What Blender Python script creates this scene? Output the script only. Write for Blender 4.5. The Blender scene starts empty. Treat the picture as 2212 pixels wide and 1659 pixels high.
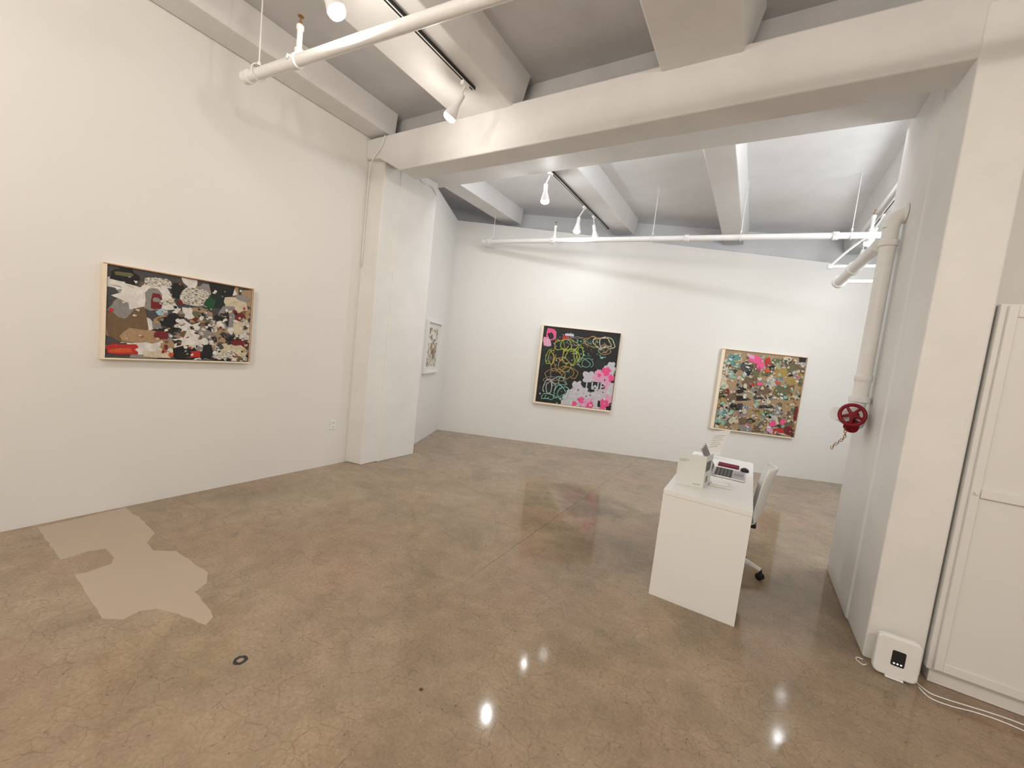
import bpy, math, random
from mathutils import Vector, Matrix
from mathutils.geometry import delaunay_2d_cdt
sc=bpy.context.scene
COL=sc.collection
V=Vector
# ------------------------------------------------------------ node helpers
def srgb(r,g,b):
    f=lambda c:(c/255/12.92) if c/255<=.04045 else ((c/255+.055)/1.055)**2.4
    return (f(r),f(g),f(b),1)
def newmat(name):
    m=bpy.data.materials.new(name);m.use_nodes=True
    nt=m.node_tree;b=nt.nodes["Principled BSDF"]
    return m,nt,b
def N(nt,t,**k):
    n=nt.nodes.new(t)
    for a,v in k.items(): setattr(n,a,v)
    return n
def pos(nt):
    return N(nt,"ShaderNodeNewGeometry").outputs["Position"]
def noise(nt,vec,scale,detail=4,rough=.6,dist=0):
    n=N(nt,"ShaderNodeTexNoise");n.inputs["Scale"].default_value=scale;n.inputs["Detail"].default_value=detail
    n.inputs["Roughness"].default_value=rough;n.inputs["Distortion"].default_value=dist
    nt.links.new(vec,n.inputs["Vector"]);return n
def mth(nt,op,a,b=None,c=None,clamp=False):
    n=N(nt,"ShaderNodeMath",operation=op);n.use_clamp=clamp
    for i,x in enumerate((a,b,c)):
        if x is None: continue
        if isinstance(x,(int,float)): n.inputs[i].default_value=x
        else: nt.links.new(x,n.inputs[i])
    return n.outputs[0]
def maprange(nt,v,a,b,c=0,d=1):
    n=N(nt,"ShaderNodeMapRange");n.inputs[1].default_value=a;n.inputs[2].default_value=b;n.inputs[3].default_value=c;n.inputs[4].default_value=d
    nt.links.new(v,n.inputs[0]);return n.outputs[0]
def mix(nt,fac,a,b,mode='MIX'):
    n=N(nt,"ShaderNodeMix",data_type='RGBA',blend_type=mode)
    if isinstance(fac,(int,float)): n.inputs[0].default_value=fac
    else: nt.links.new(fac,n.inputs[0])
    for s,x in ((6,a),(7,b)):
        if isinstance(x,tuple): n.inputs[s].default_value=x
        else: nt.links.new(x,n.inputs[s])
    return n.outputs[2]
def paint(name,col,rough=.5,bump=.15,bscale=60,var=.04,vscale=1.5,metal=0,spec=.3):
    m,nt,b=newmat(name);p=pos(nt)
    n=noise(nt,p,vscale,5)
    dark=tuple(c*(1-var*2) for c in col[:3])+(1,)
    nt.links.new(mix(nt,maprange(nt,n.outputs[0],.35,.7),dark,col),b.inputs["Base Color"])
    b.inputs["Roughness"].default_value=rough;b.inputs["Metallic"].default_value=metal
    b.inputs["Specular IOR Level"].default_value=spec
    if bump:
        bn=N(nt,"ShaderNodeBump");bn.inputs["Strength"].default_value=bump;bn.inputs["Distance"].default_value=.004
        nn=noise(nt,p,bscale,4);nt.links.new(nn.outputs[0],bn.inputs["Height"]);nt.links.new(bn.outputs[0],b.inputs["Normal"])
    return m
def emis(name,col,st):
    m,nt,b=newmat(name)
    b.inputs["Base Color"].default_value=col;b.inputs["Emission Color"].default_value=col;b.inputs["Emission Strength"].default_value=st
    return m
# ------------------------------------------------------------ materials
M_wall=paint("white_wall_paint",(.81,.795,.77,1),.6,.05,90,.01,.8)
M_brick=paint("rough_white_column_paint",(.83,.82,.80,1),.45,.45,14,.03,3)
M_beam=paint("white_beam_paint",(.80,.79,.785,1),.5,.45,10,.04,2.5)
M_slab=paint("grey_slab",(.62,.61,.615,1),.7,.4,12,.08,1.6)  # greyer tone on the front slab, girder infill and corner wall
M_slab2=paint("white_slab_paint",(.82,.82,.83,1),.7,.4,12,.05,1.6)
M_white=paint("white_lacquer",(.84,.84,.83,1),.3,0,50,.005)
M_cab=paint("white_cabinet_foil",(.78,.77,.75,1),.4,0,50,.005)
M_pipe=paint("white_pipe_enamel",(.88,.875,.87,1),.35,.1,40,.03,8)
M_plastic=paint("white_plastic",(.88,.88,.88,1),.35,0)
M_black=paint("black_plastic",(.015,.015,.017,1),.4,0)
M_dark=paint("dark_glass",(.03,.028,.028,1),.25,0)
M_grey=paint("grey_plastic",(.25,.25,.26,1),.5,0)
M_alu=paint("aluminium",(.6,.6,.62,1),.3,0,metal=.9)
M_red=paint("red_valve_enamel",srgb(128,10,32),.35,.1)
M_brass=paint("brass",(.35,.2,.08,1),.4,0,metal=.8)
M_bulb=emis("lit_bulb",(1,.95,.86,1),18)
M_bulbc=emis("lit_cool_bulb",(.95,.98,1,1),18)
M_led=emis("indicator_light",(.8,.9,1,1),.5)
M_burg=paint("burgundy_cloth",srgb(110,15,45),.7,.2)
M_paper=paint("white_paper",(.8,.79,.76,1),.7,0)
M_book=paint("pale_grey_cover",srgb(226,228,224),.5,0)
M_ink=paint("grey_ink",(.16,.16,.16,1),.6,0)
M_ink2=paint("light_grey_ink",(.42,.42,.42,1),.6,0)
def wood(name,c1,c2):
    m,nt,b=newmat(name);p=pos(nt)
    mp=N(nt,"ShaderNodeMapping");mp.inputs["Scale"].default_value=(6,6,40);nt.links.new(p,mp.inputs[0])
    n=noise(nt,mp.outputs[0],3,6);nt.links.new(mix(nt,n.outputs[0],c1,c2),b.inputs["Base Color"]);b.inputs["Roughness"].default_value=.5
    return m
M_maple=wood("pale_maple_wood",srgb(244,232,212),srgb(232,214,188))
M_oak=wood("brown_wood_edge",srgb(200,152,108),srgb(172,126,86))
def concrete(name,ca,cb,cc,crack=1.0,rough=.06,mott=1.0):
    m,nt,b=newmat(name);p=pos(nt)
    n1=noise(nt,p,.6,6,.6,.3);n2=noise(nt,p,2.0,8,.64,.4);n3=noise(nt,p,60,3,.6);n4=noise(nt,p,1.0,5,.58);n5=noise(nt,p,9,5,.65)
    c=mix(nt,maprange(nt,n1.outputs[0],.34,.66),ca,cb)
    c=mix(nt,mth(nt,'MULTIPLY',maprange(nt,n4.outputs[0],.45,.68),.7),c,cc)
    c=mix(nt,maprange(nt,n2.outputs[0],.34,.6,.34*mott,0),c,(.10,.08,.057,1))
    c=mix(nt,maprange(nt,n2.outputs[0],.55,.75,0,.12*mott),c,(.42,.37,.30,1))
    c=mix(nt,maprange(nt,n5.outputs[0],.35,.6,.16*mott,0),c,(.09,.07,.05,1))
    c=mix(nt,maprange(nt,n3.outputs[0],.3,.7,.26*mott,0),c,(.08,.06,.042,1))
    vo=N(nt,"ShaderNodeTexVoronoi");vo.inputs["Scale"].default_value=30;nt.links.new(p,vo.inputs["Vector"])
    sp=N(nt,"ShaderNodeSeparateColor");nt.links.new(vo.outputs["Color"],sp.inputs[0])
    s1=mth(nt,'MULTIPLY',mth(nt,'LESS_THAN',vo.outputs["Distance"],.09),mth(nt,'GREATER_THAN',sp.outputs[0],.76))
    s2=mth(nt,'MULTIPLY',mth(nt,'LESS_THAN',vo.outputs["Distance"],.12),mth(nt,'LESS_THAN',sp.outputs[0],.09))
    c=mix(nt,mth(nt,'MULTIPLY',s1,.4*mott),c,(.6,.54,.46,1));c=mix(nt,mth(nt,'MULTIPLY',s2,.55*mott),c,(.06,.04,.03,1))
    if crack>0:
        nd=noise(nt,p,5,5,.55);va=N(nt,"ShaderNodeVectorMath",operation='MULTIPLY_ADD')
        nt.links.new(nd.outputs["Color"],va.inputs[0]);va.inputs[1].default_value=(.18,.18,0);nt.links.new(p,va.inputs[2])
        for sc_,w,st,ma,mb in ((3.4,.007,.34,.46,.58),(8.0,.016,.40,.40,.56),(15,.03,.32,.42,.58)):
            v=N(nt,"ShaderNodeTexVoronoi",feature='DISTANCE_TO_EDGE',voronoi_dimensions='2D');v.inputs["Scale"].default_value=sc_
            nt.links.new(va.outputs[0],v.inputs["Vector"])
            k=maprange(nt,v.outputs[0],w*.2,w,1,0)
            nm=noise(nt,p,1.6+sc_*.12,3)
            k=mth(nt,'MULTIPLY',k,maprange(nt,nm.outputs[0],ma,mb))
            k=mth(nt,'MULTIPLY',k,st*crack)
            c=mix(nt,k,c,(.06,.042,.03,1))
        s=N(nt,"ShaderNodeSeparateXYZ");nt.links.new(p,s.inputs[0])
        wob=mth(nt,'MULTIPLY',mth(nt,'SUBTRACT',nd.outputs[0],.5),.03)
        jd=mth(nt,'ABSOLUTE',mth(nt,'ADD',mth(nt,'ADD',s.outputs[0],1.49),wob))
        jm=mth(nt,'MULTIPLY',maprange(nt,jd,.002,.006,1,0),maprange(nt,s.outputs[1],1.9,2.6,0,.4))
        c=mix(nt,jm,c,(.05,.035,.025,1))
        dx=mth(nt,'ADD',s.outputs[0],1.89);dy=mth(nt,'ADD',s.outputs[1],-.955)
        r=mth(nt,'SQRT',mth(nt,'ADD',mth(nt,'MULTIPLY',dx,dx),mth(nt,'MULTIPLY',dy,dy)))
        r=mth(nt,'ADD',r,mth(nt,'MULTIPLY',mth(nt,'SUBTRACT',n3.outputs[0],.5),.012))
        ring=maprange(nt,mth(nt,'ABSOLUTE',mth(nt,'ADD',r,-.022)),.006,.010,1,0)
        c=mix(nt,mth(nt,'MULTIPLY',ring,.92),c,(.012,.014,.03,1))
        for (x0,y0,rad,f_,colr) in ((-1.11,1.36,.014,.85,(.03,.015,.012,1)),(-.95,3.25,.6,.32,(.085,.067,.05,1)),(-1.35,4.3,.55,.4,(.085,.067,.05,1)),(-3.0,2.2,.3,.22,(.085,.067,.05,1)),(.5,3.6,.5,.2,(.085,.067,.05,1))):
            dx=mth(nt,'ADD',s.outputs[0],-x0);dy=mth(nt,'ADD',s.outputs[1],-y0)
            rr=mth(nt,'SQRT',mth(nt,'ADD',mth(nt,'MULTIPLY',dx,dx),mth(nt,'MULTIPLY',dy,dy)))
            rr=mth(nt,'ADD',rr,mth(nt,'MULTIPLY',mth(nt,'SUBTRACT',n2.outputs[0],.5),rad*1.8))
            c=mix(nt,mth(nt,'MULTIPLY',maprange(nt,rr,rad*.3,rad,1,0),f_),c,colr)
    nt.links.new(c,b.inputs["Base Color"])
    nt.links.new(maprange(nt,n2.outputs[0],.3,.7,rough+.05,rough),b.inputs["Roughness"])
    b.inputs["Specular IOR Level"].default_value=.27
    bn=N(nt,"ShaderNodeBump");bn.inputs["Strength"].default_value=.03;bn.inputs["Distance"].default_value=.002
    nb=noise(nt,p,9,3);nt.links.new(nb.outputs[0],bn.inputs["Height"]);nt.links.new(bn.outputs[0],b.inputs["Normal"])
    return m
M_floor=concrete("polished_concrete",srgb(168,147,122),srgb(184,165,139),srgb(172,142,119))
M_patch=concrete("smooth_beige_patch",srgb(181,165,146),srgb(184,169,150),srgb(177,161,142),0,.35,.1)
# ------------------------------------------------------------ mesh helpers
def tag(ob,label=None,cat=None,kind=None,group=None):
    if label: ob["label"]=label
    if cat: ob["category"]=cat
    if kind: ob["kind"]=kind
    if group: ob["group"]=group
    return ob
def mesh(name,verts,faces,mats,parent=None,mi=None,smooth=False,bevel=0,subsurf=0,solid=0,origin=None):
    vs=[V(v) for v in verts]
    if origin is None:
        lo=[min(v[i] for v in vs) for i in range(3)];hi=[max(v[i] for v in vs) for i in range(3)]
        origin=V(((lo[0]+hi[0])/2,(lo[1]+hi[1])/2,lo[2]))
    me=bpy.data.meshes.new(name);me.from_pydata([v-origin for v in vs],[],faces)
    if not isinstance(mats,(list,tuple)): mats=[mats]
    for m in mats: me.materials.append(m)
    if mi:
        for i,p in enumerate(me.polygons): p.material_index=mi[i]
    if smooth:
        for p in me.polygons: p.use_smooth=True
    me.update()
    ob=bpy.data.objects.new(name,me);COL.objects.link(ob)
    if parent is not None:
        ob.parent=parent;ob.location=origin-V(parent["wl"])
    else: ob.location=origin
    ob["wl"]=list(origin)
    if solid:
        md=ob.modifiers.new("solid","SOLIDIFY");md.thickness=solid;md.offset=0
    if bevel:
        md=ob.modifiers.new("bevel","BEVEL");md.width=bevel;md.segments=3;md.limit_method='ANGLE'
    if subsurf:
        md=ob.modifiers.new("sub","SUBSURF");md.levels=subsurf;md.render_levels=subsurf
    return ob
def empty(name,loc,label,cat,group=None):
    e=bpy.data.objects.new(name,None);e.empty_display_size=.1;e.location=loc;COL.objects.link(e);e["wl"]=list(loc)
    return tag(e,label,cat,None,group)
BF=[(0,3,2,1),(4,5,6,7),(0,1,5,4),(1,2,6,5),(2,3,7,6),(3,0,4,7)]
def box(name,lo,hi,mat,parent=None,bevel=0,**k):
    (a,b,c),(d,e,f)=lo,hi
    return mesh(name,[(a,b,c),(d,b,c),(d,e,c),(a,e,c),(a,b,f),(d,b,f),(d,e,f),(a,e,f)],BF,mat,parent,bevel=bevel,**k)
def obox(name,O,ax,ay,az,mat,parent=None,bevel=0,**k):
    O,ax,ay,az=map(V,(O,ax,ay,az))
    return mesh(name,[O,O+ax,O+ax+ay,O+ay,O+az,O+ax+az,O+ax+ay+az,O+ay+az],BF,mat,parent,bevel=bevel,**k)
def prism(name,poly,axis,a,b,mat,parent=None,bevel=0,**k):
    """extrude polygon (2D) along axis between a and b"""
    def P(p,t):
        if axis=='x': return (t,p[0],p[1])
        if axis=='y': return (p[0],t,p[1])
        return (p[0],p[1],t)
    n=len(poly);vs=[P(p,a) for p in poly]+[P(p,b) for p in poly]
    fs=[tuple(range(n))[::-1],tuple(range(n,2*n))]+[(i,(i+1)%n,n+(i+1)%n,n+i) for i in range(n)]
    return mesh(name,vs,fs,mat,parent,bevel=bevel,**k)
def basis(d):
    d=V(d).normalized();a=V((0,0,1)) if abs(d.z)<.9 else V((1,0,0))
    u=d.cross(a).normalized();w=d.cross(u).normalized();return u,w,d
def lathe_data(O,d,prof,seg=20):
    O=V(O);u,w,d=basis(d);vs=[];fs=[]
    for r,h in prof:
        for i in range(seg):
            t=2*math.pi*i/seg;vs.append(O+d*h+(u*math.cos(t)+w*math.sin(t))*max(r,1e-4))
    for j in range(len(prof)-1):
        for i in range(seg):
            k=(i+1)%seg;fs.append((j*seg+i,j*seg+k,(j+1)*seg+k,(j+1)*seg+i))
    fs.append(tuple(range(seg))[::-1]);fs.append(tuple(range((len(prof)-1)*seg,len(prof)*seg)))
    return vs,fs
def lathe(name,O,d,prof,mat,parent=None,seg=20,**k):
    vs,fs=lathe_data(O,d,prof,seg);o=mesh(name,vs,fs,mat,parent,smooth=True,**k)
    md=o.modifiers.new("es","EDGE_SPLIT");md.split_angle=math.radians(40)
    return o
def cyl(name,a,b,r,mat,parent=None,seg=16,**k):
    a,b=V(a),V(b);return lathe(name,a,b-a,[(r,0),(r,(b-a).length)],mat,parent,seg,**k)
def multi(name,parts,mats,parent=None,smooth=True,**k):
    vs=[];fs=[]
    for v,f in parts:
        o=len(vs);vs+=list(v);fs+=[tuple(i+o for i in q) for q in f]
    ob=mesh(name,vs,fs,mats,parent,smooth=smooth,**k)
    if smooth:
        md=ob.modifiers.new("es","EDGE_SPLIT");md.split_angle=math.radians(40)
    return ob
def bd(lo,hi):
    (a,b,c),(d,e,f)=lo,hi
    return [(a,b,c),(d,b,c),(d,e,c),(a,e,c),(a,b,f),(d,b,f),(d,e,f),(a,e,f)],BF
def tube(name,pts,r,mat,parent=None,seg=10,closed=False,cr=6):
    P=[V(p) for p in pts];Q=[]
    n=len(P)
    rng=range(n) if closed else range(n-1)
    for i in rng:
        g=lambda j:P[j%n] if closed else P[max(0,min(n-1,j))]
        p0,p1,p2,p3=g(i-1),g(i),g(i+1),g(i+2)
        for s in range(cr):
            t=s/cr
            Q.append(.5*((2*p1)+(-p0+p2)*t+(2*p0-5*p1+4*p2-p3)*t*t+(-p0+3*p1-3*p2+p3)*t**3))
    if not closed: Q.append(P[-1])
    vs=[];fs=[];m=len(Q);pu=None
    for i,q in enumerate(Q):
        if closed: d=Q[(i+1)%m]-Q[i-1]
        else: d=Q[min(i+1,m-1)]-Q[max(i-1,0)]
        d=d.normalized() if d.length>1e-9 else V((0,0,1))
        if pu is None: pu=basis(d)[0]
        u=(pu-d*pu.dot(d)).normalized();pu=u;w=d.cross(u)
        for k in range(seg):
            t=2*math.pi*k/seg;vs.append(q+(u*math.cos(t)+w*math.sin(t))*r)
    for i in range(m if closed else m-1):
        for k in range(seg):
            a=i*seg+k;b_=i*seg+(k+1)%seg;c=((i+1)%m)*seg+(k+1)%seg;d_=((i+1)%m)*seg+k
            fs.append((a,b_,c,d_))
    if not closed: fs.append(tuple(range(seg))[::-1]);fs.append(tuple(range((m-1)*seg,m*seg)))
    if name is None: return vs,fs
    return mesh(name,vs,fs,mat,parent,smooth=True)
S="structure"
# ------------------------------------------------------------ floor with poured patch
random.seed(4)
def jag(poly,step=.05,amp=.004):
    out=[]
    for i,p in enumerate(poly):
        q=poly[(i+1)%len(poly)];L=math.hypot(q[0]-p[0],q[1]-p[1]);n=max(1,int(L/step))
        for k in range(n):
            t=k/n;a=amp if k else 0
            out.append((p[0]+(q[0]-p[0])*t+random.uniform(-a,a),p[1]+(q[1]-p[1])*t+random.uniform(-a,a)))
    return out
patch=jag([(-4.13,.69),(-4.17,1.16),(-4.0,1.155),(-3.9,1.17),(-3.54,1.15),(-3.42,1.07),(-3.28,1.06),(-3.17,1.15),(-2.76,1.17),(-2.65,1.12),(-2.60,1.04),(-2.42,1.03),(-2.30,1.01),(-2.26,.96),(-2.46,.91),(-2.58,.86),(-2.62,.80),(-2.60,.73),(-2.68,.67),(-3.26,.69),(-3.24,.74),(-3.26,.85),(-3.34,.88),(-3.50,.88),(-3.53,.80),(-3.51,.68)])
X0,X1,Y0,Y1=-5.6,4.2,-3.2,11.0
pts=[V(p) for p in [(X0,Y0),(X1,Y0),(X1,Y1),(X0,Y1)]]+[V(p) for p in patch]
n=len(patch);ed=[(0,1),(1,2),(2,3),(3,0)]+[(4+i,4+(i+1)%n) for i in range(n)]
r=delaunay_2d_cdt(pts,ed,[],0,1e-6)
def inside(p,poly):
    c=False
    for i in range(len(poly)):
        a,b=poly[i],poly[i-1]
        if (a[1]>p[1])!=(b[1]>p[1]) and p[0]<(b[0]-a[0])*(p[1]-a[1])/(b[1]-a[1])+a[0]: c=not c
    return c
fv=[(v.x,v.y,0) for v in r[0]];ff=[];fm=[]
for f_ in r[2]:
    cxy=(sum(fv[i][0] for i in f_)/len(f_),sum(fv[i][1] for i in f_)/len(f_))
    ff.append(tuple(f_));fm.append(1 if inside(cxy,patch) else 0)
fl=mesh("floor",fv,ff,[M_floor,M_patch],mi=fm,origin=V((0,0,0)));tag(fl,kind=S)
# ------------------------------------------------------------ walls
phi=.4342;ca,sa=math.cos(phi),math.sin(phi)
B0=V((-4.851,5.662,0));U=V((ca,sa,0));W=V((-sa,ca,0));Z=V((0,0,1))   # U along back wall, W away from camera
ZC=4.12
tag(box("wall_left",(-4.34,-3.2,0),(-4.19,4.2,ZC+.05),M_wall),kind=S)
tag(box("wall_rear",(-4.34,-3.2,0),(4.2,-3.05,ZC+.05),M_wall),kind=S)
tag(box("wall_right",(4.05,-3.05,0),(4.2,3.7,ZC+.05),M_wall),kind=S)
def wallquad(name,O,D,L,T,h0,h1,mat):
    O,D,T=V(O),V(D),V(T);a=O;b=O+D*L
    vs=[a,b,b+T,a+T,a+Z*h0,b+Z*h1,b+T+Z*h1,a+T+Z*h0]
    return tag(mesh(name,vs,BF,mat),kind=S)
wallquad("wall_back",B0,U,9.0,W*.12,3.79,3.50,M_wall)
wallquad("wall_back_left",B0-W*1.62,W,1.62,-U*.12,3.87,3.79,M_wall)
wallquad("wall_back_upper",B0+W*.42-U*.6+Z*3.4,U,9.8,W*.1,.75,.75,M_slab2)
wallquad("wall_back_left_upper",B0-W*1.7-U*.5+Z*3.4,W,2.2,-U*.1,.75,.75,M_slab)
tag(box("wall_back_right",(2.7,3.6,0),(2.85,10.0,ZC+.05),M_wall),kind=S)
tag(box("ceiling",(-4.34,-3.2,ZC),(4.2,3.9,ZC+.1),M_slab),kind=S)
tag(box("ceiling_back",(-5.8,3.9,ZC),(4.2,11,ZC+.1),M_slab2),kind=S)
def trim(ob):
    tag(ob,kind=S);return ob
def beam(name,xa,xb,z,ya,yb,flare=.06):
    return trim(prism(name,[(xa,z),(xb,z),(xb+flare,ZC+.01),(xa-flare,ZC+.01)],'y',ya,yb,M_beam,bevel=.012))
beam("trim_1",-4.18,-3.88,3.87,-3.0,3.3,.03)
beam("trim_2",-2.84,-2.21,3.81,-3.0,3.3,.09)
beam("trim_3",-.90,-.36,3.78,-3.0,3.3,.09)
beam("trim_4",1.0,1.55,3.78,-3.0,3.3,.09)
beam("trim_5",-4.24,-3.93,3.86,4.0,6.3,.03)
beam("trim_6",-2.50,-2.14,3.86,4.0,7.2,.05)
beam("trim_7",-.76,-.46,3.85,4.0,8.0,.05)
beam("trim_8",1.02,1.35,3.85,4.0,8.8,.05)
trim(prism("trim_9",[(-4.19,3.62),(-3.96,3.60),(-3.62,3.43),(.775,3.44),(2.7,3.44),(2.7,3.82),(-4.19,3.84)],'y',3.17,3.44,M_beam,bevel=.015))
trim(box("trim_10",(-4.19,3.44,3.70),(2.7,4.25,3.95),M_beam,bevel=.012))
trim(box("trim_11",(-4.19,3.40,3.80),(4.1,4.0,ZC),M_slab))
trim(prism("wall_column_left",[(-4.19,3.215),(-4.17,3.225),(-3.965,3.265),(-3.965,3.50),(-3.945,3.505),(-3.945,4.135),(-4.0,4.16),(-4.25,4.35),(-4.3,4.2),(-4.3,3.3)],'z',0,3.72,M_brick,bevel=.012))
trim(prism("wall_column_right",[(.79,3.16),(1.045,3.16),(1.045,4.44),(.775,4.44),(.775,3.60),(.785,3.58)],'z',0,3.72,M_brick,bevel=.012))
tag(box("wall_right_recess",(1.045,3.62,0),(4.1,3.72,3.9),M_wall),kind=S)
# ------------------------------------------------------------ artworks
def cm(name,r,g,b,rough=.55,mott=.25,sc_=40):
    m,nt,bb=newmat(name);p=pos(nt);c=srgb(r,g,b);n_=noise(nt,p,sc_,5,.7)
    d=tuple(x*(1-mott) for x in c[:3])+(1,);nt.links.new(mix(nt,maprange(nt,n_.outputs[0],.35,.65),d,c),bb.inputs["Base Color"])
    bb.inputs["Roughness"].default_value=rough
    bn=N(nt,"ShaderNodeBump");bn.inputs["Strength"].default_value=.6;bn.inputs["Distance"].default_value=.004
    nt.links.new(n_.outputs[0],bn.inputs["Height"]);nt.links.new(bn.outputs[0],bb.inputs["Normal"])
    return m
def newsprint(name,bg,fg,sx,sz,th=.52):
    m,nt,bb=newmat(name);p=pos(nt)
    mp=N(nt,"ShaderNodeMapping");mp.inputs["Scale"].default_value=(sx,sx,sz);nt.links.new(p,mp.inputs[0])
    n_=noise(nt,mp.outputs[0],1,3,.7)
    nt.links.new(mix(nt,maprange(nt,n_.outputs[0],th,th+.03),bg,fg),bb.inputs["Base Color"]);bb.inputs["Roughness"].default_value=.6
    return m
PAL=dict(
 white=cm("paper_white",232,228,222,.55,.28,22),cream=cm("paper_cream",218,205,178,.55,.3,25),tan=cm("paper_tan",176,146,110),brown=cm("paper_brown",118,94,68),
 black=cm("paper_black",20,20,22),dgreen=cm("paint_dark_green",18,38,30),green=cm("paint_green",24,78,46),olive=cm("paint_olive",108,106,74),
 gray=cm("paper_gray",146,142,140),dgray=cm("paper_dark_gray",74,72,74),red=cm("paint_red",190,46,38),dred=cm("paint_dark_red",120,28,34),
 orange=cm("paint_orange",212,90,40),pink=cm("paint_hot_pink",236,80,142,.4,.12),lpink=cm("paint_light_pink",226,164,196,.4,.15),pale=cm("paint_pale_lilac",202,198,206,.4,.14,20),
 mint=cm("paint_mint",140,198,180),teal=cm("paint_teal",96,150,146),lime=cm("paint_lime",172,186,70,.4,.15),gold=cm("paint_gold",176,146,74),sky=cm("paint_sky",168,200,214),
 news=newsprint("newsprint_light",srgb(216,210,198),srgb(50,48,46),40,160),newsd=newsprint("newsprint_dark",srgb(26,26,28),srgb(205,198,184),50,120,.58),
 newsv=newsprint("newsprint_columns",srgb(208,198,180),srgb(60,52,48),140,60,.55))
KEYS=list(PAL);MATS=[PAL[k] for k in KEYS]
class Art:
    def __init__(s,w,h,seed): s.w,s.h=w,h;s.v=[];s.f=[];s.m=[];s.L=0;s.r=random.Random(seed)
    def add(s,poly,col,lift=None):
        s.L+=1;d=s.L*2.5e-5+.0005
        P=[(min(max(x,0.001),s.w-.001),min(max(y,0.001),s.h-.001)) for x,y in poly]
        ax=[p[0] for p in P];ay=[p[1] for p in P]
        if max(ax)-min(ax)<.002 or max(ay)-min(ay)<.002: return
        o=len(s.v);cx_=sum(ax)/len(P);cy_=sum(ay)/len(P)
        s.v.append((cx_,cy_,d))
        for x,y in P: s.v.append((x,y,d))
        for i in range(len(P)): s.f.append((o,o+1+i,o+1+(i+1)%len(P)));s.m.append(KEYS.index(col))
    def scrap(s,u,v,w,h,col,ang=None,n=11,j=.28):
        R=s.r;a=R.uniform(-.5,.5) if ang is None else ang;cx_,cy_=u*s.w,(1-v)*s.h;P=[]
        for i in range(n):
            t=2*math.pi*i/n+.4;x,y=math.cos(t),math.sin(t);k=1/max(abs(x),abs(y))*R.uniform(1-j,1)
            x*=k*w*s.w/2;y*=k*h*s.h/2
            P.append((cx_+x*math.cos(a)-y*math.sin(a),cy_+x*math.sin(a)+y*math.cos(a)))
        s.add(P,col)
    def fill(s,nn,cols,size,box_=(0,0,1,1),j=.35,ang=None):
        for _ in range(nn):
            c=s.r.choice(cols);k=s.r.uniform(.5,1.3)
            s.scrap(s.r.uniform(box_[0],box_[2]),s.r.uniform(box_[1],box_[3]),size*k,size*k*s.r.uniform(.4,1.2)*s.w/s.h,c,ang if ang is None else s.r.choice(ang),s.r.randint(5,9),j)
    def stroke(s,pts,wd,col):
        P=[V((u*s.w,(1-v)*s.h,0)) for u,v in pts];Q=[]
        for i in range(len(P)-1):
            g=lambda k:P[max(0,min(len(P)-1,k))]
            for q in range(7):
                t=q/7;p0,p1,p2,p3=g(i-1),g(i),g(i+1),g(i+2)
                Q.append(.5*((2*p1)+(-p0+p2)*t+(2*p0-5*p1+4*p2-p3)*t*t+(-p0+3*p1-3*p2+p3)*t**3))
        Q.append(P[-1]);s.L+=1;d=s.L*2.5e-5+.0005;o=len(s.v)
        for i,q in enumerate(Q):
            t=(Q[min(i+1,len(Q)-1)]-Q[max(i-1,0)]);t=t.normalized() if t.length>0 else V((1,0,0));nrm=V((-t.y,t.x,0))*wd*s.w*.5*s.r.uniform(.6,1.2)
            for e in (q+nrm,q-nrm): s.v.append((min(max(e.x,.001),s.w-.001),min(max(e.y,.001),s.h-.001),d))
        for i in range(len(Q)-1): s.f.append((o+2*i,o+2*i+1,o+2*i+3,o+2*i+2));s.m.append(KEYS.index(col))
    def loop(s,u,v,ru,rv,wd,col,turns=1.1,ph=0,drift=0):
        k=int(9*turns);J=lambda:s.r.uniform(.7,1.3)
        s.stroke([(u+drift*i/k+ru*J()*math.cos(ph+2*math.pi*turns*i/k),v+rv*J()*math.sin(ph+2*math.pi*turns*i/k)) for i in range(k+1)],wd,col)
    def flower(s,u,v,r_,col,petals=7,ph=0):
        P=[];q=s.r.uniform(0,6)
        for i in range(60):
            t=2*math.pi*i/60;k=r_*(.66+.26*abs(math.sin(petals*t/2+ph))+.12*math.sin(3*t+q))*s.r.uniform(.93,1.07)
            P.append(((u+k*math.cos(t))*s.w,(1-v)*s.h+k*math.sin(t)*s.w))
        s.add(P,col)
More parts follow.
